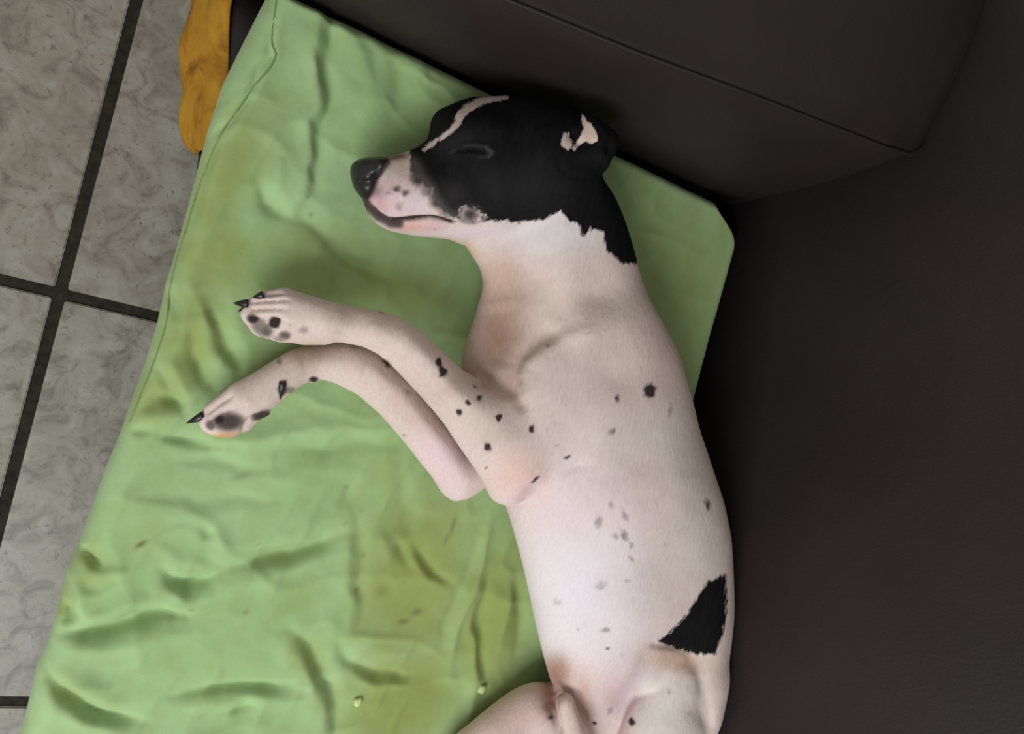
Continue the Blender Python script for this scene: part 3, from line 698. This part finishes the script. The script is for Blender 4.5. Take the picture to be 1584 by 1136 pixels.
# coat colour, with some shade painted in at chest hollow and thigh
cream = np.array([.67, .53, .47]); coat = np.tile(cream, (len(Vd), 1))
TONES = [ # px, py, rx, ry, angle, colour, strength
 (890, 910, 120, 190, 0, (.75, .665, .69), 1.0), (850, 360, 120, 40, -5, (.72, .65, .64), .9), (960, 470, 80, 60, 0, (.66, .55, .48), .7), (900, 780, 110, 60, -10, (.72, .56, .56), .65), (1080, 800, 50, 160, 0, (.66, .575, .51), .7), (1000, 680, 120, 70, 0, (.63, .54, .485), .7),
 (770, 515, 44, 80, 10, (.33, .195, .145), .95), (775, 430, 34, 45, -10, (.56, .37, .28), .75), (800, 595, 26, 22, 0, (.40, .27, .22), .6), (716, 386, 30, 13, 20, (.56, .40, .22), .85), (880, 590, 60, 60, 0, (.60, .51, .465), .6),  # first entry: brownish skin of the chest hollow with its shade painted in
 (800, 735, 40, 40, 0, (.72, .46, .40), .8), (690, 715, 45, 60, -30, (.74, .55, .56), .9), (640, 620, 50, 40, 45, (.55, .40, .36), .6), (720, 640, 70, 30, 50, (.60, .48, .41), .6), (560, 500, 80, 25, 10, (.58, .46, .38), .6), (470, 555, 45, 25, -30, (.50, .39, .30), .7), (488, 548, 18, 14, 0, (.38, .27, .22), .8), (420, 590, 60, 25, -30, (.52, .44, .36), .5),
 (862, 1045, 24, 30, 0, (.40, .23, .17), .85), (900, 1050, 30, 30, 0, (.68, .48, .42), .6), (955, 1075, 36, 45, 20, (.60, .43, .43), .85), (978, 1066, 13, 52, 32, (.42, .30, .33), .75), (1035, 1004, 26, 5, 5, (.22, .13, .12), .8), (795, 1110, 75, 45, -20, (.66, .44, .41), .75), (850, 1085, 20, 25, 0, (.42, .24, .21), .6), (882, 1110, 18, 40, 0, (.58, .44, .37), .8), (1045, 1024, 42, 16, 8, (.55, .34, .23), .95), (1030, 1100, 55, 60, 0, (.70, .65, .60), .8), (1090, 1080, 16, 70, 0, (.64, .55, .48), .8),  # slim purple entry: shade line beside the upper thigh, painted as colour
 (612, 316, 50, 28, 0, (.66, .47, .48), .85), (581, 296, 12, 15, 20, (.22, .12, .14), .9), (600, 285, 10, 14, 10, (.48, .34, .36), .6), (612, 262, 22, 14, -15, (.60, .46, .37), .8), (645, 312, 26, 22, 0, (.66, .55, .56), .7), (585, 318, 18, 14, 30, (.62, .35, .38), .8), (640, 351, 32, 7, 0, (.68, .36, .30), .85), (672, 352, 18, 8, 0, (.66, .38, .40), .7), (625, 243, 18, 5, -10, (.40, .20, .14), .6), (720, 360, 60, 10, 0, (.72, .60, .62), .7),
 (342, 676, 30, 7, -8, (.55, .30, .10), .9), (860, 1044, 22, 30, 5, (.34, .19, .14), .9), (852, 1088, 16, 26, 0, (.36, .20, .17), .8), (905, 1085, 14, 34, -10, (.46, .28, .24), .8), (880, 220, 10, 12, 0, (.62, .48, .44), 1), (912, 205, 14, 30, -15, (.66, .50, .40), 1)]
def ell(px, py, rx, ry, an):
    a = math.radians(an); dx = U-px; dy = W_-py
    return (( dx*math.cos(a)+dy*math.sin(a))/rx)**2+((-dx*math.sin(a)+dy*math.cos(a))/ry)**2
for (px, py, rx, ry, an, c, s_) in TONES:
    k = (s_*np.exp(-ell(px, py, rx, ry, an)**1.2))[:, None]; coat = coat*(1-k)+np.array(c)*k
SPOTS = [(679, 561, 5, 8, -15, 1), (684, 575, 6, 9, -15, 1), (742, 616, 5, 6, 0, .9), (723, 623, 5, 5, 0, .9), (710, 639, 5, 6, 0, 1), (736, 597, 6, 4, 0, .6), (755, 691, 6, 8, 0, 1), (753, 724, 3, 4, 0, .7), (625, 673, 7, 4, 0, .5), (771, 647, 5, 5, 0, 1), (823, 663, 5, 6, 0, .9), (828, 742, 9, 4, -40, .9), (877, 708, 7, 4, -30, .8), (860, 690, 5, 3, -40, .5), (955, 617, 5, 6, 0, .75), (1005, 605, 9, 11, 10, 1), (947, 668, 8, 5, -40, .65), (1037, 634, 5, 14, 10, .5), (785, 460, 7, 4, 0, .4), (847, 536, 4, 4, 0, .6), (910, 517, 5, 4, 0, .45), (936, 512, 5, 4, 0, .4), (845, 663, 3, 6, 20, .45), (962, 598, 5, 8, 0, .35),
 (1094, 781, 5, 9, -15, .75), (925, 808, 7, 12, 10, .55), (946, 782, 6, 8, -20, .5), (966, 797, 6, 13, -20, .55), (951, 830, 6, 8, -20, .55), (966, 829, 6, 13, -30, .6), (976, 843, 5, 7, -20, .55), (977, 866, 5, 9, -25, .55), (929, 906, 12, 11, 0, .5), (971, 899, 8, 5, 0, .5), (863, 932, 11, 8, 15, .42), (936, 975, 10, 5, -10, .55), (940, 1004, 4, 4, 0, .7), (964, 1013, 6, 4, 0, .45), (894, 974, 2.5, 2.5, 0, .6), (1030, 843, 5, 6, 0, .4), (852, 1111, 7, 5, 0, .7), (845, 1095, 8, 9, 0, .55), (920, 1119, 4, 4, 0, .8), (977, 1118, 5, 7, 0, .85), (1035, 1072, 4, 6, 0, .5), (1066, 1104, 4, 6, 0, .5), (945, 1102, 7, 8, 30, .5), (1028, 1068, 12, 8, 0, .3), (880, 1095, 7, 7, 0, .35),
 (613, 292, 9, 5, 0, .7), (628, 297, 8, 7, 0, .75), (618, 320, 9, 8, 0, .5), (600, 300, 8, 4, 0, .5), (648, 277, 16, 14, 40, .7), (668, 297, 12, 16, 0, .62), (676, 318, 16, 8, 20, .6), (728, 330, 16, 12, 20, .7), (694, 330, 12, 7, 0, .5), (672, 353, 4, 3, 0, .5), (716, 384, 5, 4, 0, .5),
 (470, 511, 9, 7, 0, .55), (440, 520, 9, 7, 0, .7), (425, 500, 9, 9, 0, .95), (414, 512, 12, 9, 30, .6), (430, 523, 10, 6, 0, .6), (520, 515, 14, 5, 0, .35), (448, 502, 5, 4, 0, .5), (592, 483, 7, 3, 0, .6), (548, 537, 8, 4, 10, .5), (598, 562, 12, 4, 35, .7), (632, 608, 8, 5, 40, .5), (432, 560, 6, 6, 0, .6), (383, 474, 7, 6, 0, .6), (640, 640, 4, 3, 0, .3), (588, 604, 4, 4, 0, .4), (565, 592, 4, 3, 0, .4), (560, 575, 20, 8, 35, .3)]
spot = np.zeros(len(Vd))
U0, W0 = U, W_
U = U0+2.0*vnoise(U0, W0, 8, 31)+1.5*vnoise(U0, W0, 4, 32); W_ = W0+2.0*vnoise(U0, W0, 8, 33)+1.5*vnoise(U0, W0, 4, 34)
for (px, py, rx, ry, an, s_) in SPOTS: spot = np.maximum(spot, s_*np.exp(-(ell(px, py, rx*1.25, ry*1.25, an))**1.3))
U, W_ = U0, W0
DARK = [(391, 494, 11, 8, 20, 1), (405, 508, 19, 12, 32, .72), (424, 499, 8, 9, 0, .9), (440, 519, 10, 7, 0, .6), (354, 653, 27, 15, -4, .93), (340, 650, 12, 9, -20, 1), (326, 658, 9, 8, 30, .85), (404, 643, 17, 7, -25, .95), (437, 602, 8, 10, 0, .95), (448, 603, 9, 6, 0, .6), (485, 587, 8, 5, 0, 1), (648, 270, 14, 18, 30, .55), (660, 292, 9, 14, 30, .5), (674, 312, 9, 14, -20, .5), (690, 330, 14, 9, 20, .45), (727, 333, 13, 8, 10, .6), (725, 342, 16, 6, 8, .55), (612, 243, 16, 4, -12, .6), (722, 232, 9, 2.2, 0, .9), (742, 232, 10, 2.6, 8, .9), (560, 281, 9, 4, 0, .9), (700, 343, 6, 3, 0, .6)]
dark = np.zeros(len(Vd)); grey = np.zeros(len(Vd))
for (px, py, rx, ry, an, s_) in DARK: dark = np.maximum(dark, s_*np.exp(-(ell(px, py, rx, ry, an))**3))
for pts, wd, s_ in [([(562, 304), (568, 320), (584, 336), (604, 346), (618, 346)], 7.5, .93), ([(606, 343), (630, 341), (665, 337), (698, 343)], 3.6, 1.0)]:
    d, t = seg_dist(U, W_, pts); dark = np.maximum(dark, s_*np.exp(-(d/wd)**4))
nsd = poly_sd(U, W_, [(541, 264), (544, 252), (556, 245), (580, 242), (600, 244), (601, 252), (592, 263), (587, 274), (582, 286), (576, 300), (567, 314), (556, 304), (546, 288)])
dark = np.maximum(dark, sm(-nsd, -5, 3))
for pts, wd, s_ in [([(718, 226), (735, 224), (752, 228), (761, 236), (756, 242), (744, 243)], 2.8, .22), ([(638, 252), (650, 276), (664, 293), (675, 312), (690, 330), (714, 341)], 11, .75), ([(696, 238), (703, 233)], 3, .2), ([(752, 228), (761, 236), (756, 242)], 3, .5)]:
    d, t = seg_dist(U, W_, pts); grey = np.maximum(grey, s_*np.exp(-(d/wd)**2))
for (px, py, rx, ry, an, s_) in [(700, 215, 40, 20, -20, .12), (722, 330, 22, 14, 10, .55), (700, 300, 22, 26, -10, .25), (805, 290, 60, 40, 0, .12), (918, 246, 22, 12, 0, .10)]:
    grey = np.maximum(grey, s_*np.exp(-ell(px, py, rx, ry, an)))
HB = [(634, 247), (634, 266), (645, 272), (656, 288), (668, 292), (670, 315), (680, 322), (697, 332), (712, 341), (736, 344), (768, 341), (800, 344), (840, 341), (866, 328), (884, 342), (896, 350), (902, 368), (914, 354), (932, 359), (938, 388), (964, 408), (985, 409), (1010, 400), (1010, 200), (900, 120), (640, 120), (634, 230)]
PB = [(1123, 888), (1126, 925), (1121, 976), (1106, 1013), (1066, 1013), (1018, 993), (1057, 958), (1079, 921), (1096, 899)]
black = np.minimum(poly_sd(U, W_, HB), poly_sd(U, W_, PB))
bz, bt = seg_dist(U, W_, [(782, 151), (762, 152), (742, 158), (724, 167), (712, 180), (704, 196), (690, 207), (672, 220), (655, 231)])
black = np.maximum(black, np.interp(bt, [0, .2, .45, .6, .8, 1], [4, 6, 7, 4.5, 3.0, 3])*1.5-bz*1.5)
for (px, py, rx, ry, an) in [(877, 219, 9, 12, 0), (910, 210, 11, 17, -8), (889, 229, 8, 4, -20)][:1]:
    black = np.maximum(black, (1-np.sqrt(ell(px, py, rx, ry, an)))*14)
black = np.maximum(black, -1.8*poly_sd(U, W_, [(899, 172), (906, 186), (914, 192), (922, 205), (925, 218), (917, 223), (906, 218), (897, 226), (888, 233), (884, 230), (893, 221), (900, 211), (903, 198)]))
black = np.maximum(black, (1-np.sqrt(ell(728, 333, 16, 9, 15)))*6+1)
# the far side of head and body: keep the patches off the underside's rim
dme = np_mesh('dog', Vd, Qd); dme.polygons.foreach_set('use_smooth', [True]*len(dme.polygons))
for nm, arr in (('black', black), ('grey', grey), ('spot', spot), ('skin_dark', dark)):
    a_ = dme.attributes.new(nm, 'FLOAT', 'POINT'); a_.data.foreach_set('value', arr.astype(np.float32))
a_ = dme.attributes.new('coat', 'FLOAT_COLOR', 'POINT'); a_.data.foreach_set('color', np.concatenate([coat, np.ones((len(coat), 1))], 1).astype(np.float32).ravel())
dog = link_mesh('dog', dme, M_DOG)
tag(dog, 'sleeping white dog with black head and dark spots lying on green cushion', 'dog')
# nose leather, eyelid and claws
NF = newfield()
inflate(NF, [(541, 264), (544, 252), (556, 245), (580, 242), (602, 243), (604, 252), (594, 263), (588, 274), (583, 286), (576, 300), (567, 314), (556, 304), (546, 288)],
        [(555, 265, .487, .024, .018), (585, 260, .494, .033, .022), (568, 295, .486, .023, .017)], .004, .003)
S3 = sl(np.append(at(530, 320, .46)[:2]-.02, .45), np.append(at(620, 240, .52)[:2]+.03, .53))
Vn, Qn = surface_nets(NF[S3]); Vn = Vn*VS+np.array([gx[S3[0]][0], gy[S3[1]][0], gz[S3[2]][0]]); Vn = relax(Vn, Qn, 4)
Nn = vnormals(Vn, Qn); un, vn = project(Vn); d, t = seg_dist(un, vn, [(556, 281), (568, 284), (580, 279), (578, 273)])
Vn = Vn-Nn*(.0035*np.exp(-(d/4.0)**2))[:, None]
nme = np_mesh('nose', Vn, Qn); tag(link_mesh('nose', nme, M_NOSE, dog), 'black nose')
def claw(a, b, z0, z1, r):
    A = at(a[0], a[1], z0); Bp = at(b[0], b[1], z1); n = 7; pts = []; rr = []
    for i in range(n):
        t = i/(n-1); p = A+(Bp-A)*t; p[2] += .0022*math.sin(math.pi*t); pts.append(p); rr.append(r*(1-t**1.8)*.70+.0003)
    v, f_ = tube(pts, rr, 8); return tag(mesh_obj('claw', v, f_, M_CLAW, dog), 'black claw')
claw((384, 470), (361, 469), .489, .480, .0048); claw((408, 456), (388, 462), .492, .484, .0042); claw((386, 474), (368, 482), .486, .478, .0038); claw((396, 494), (378, 494), .487, .478, .0046)
claw((316, 642), (288, 655), .475, .466, .0048); claw((345, 648), (322, 658), .480, .470, .0046); claw((414, 636), (388, 652), .474, .464, .0044); claw((437, 590), (433, 619), .491, .484, .0046)
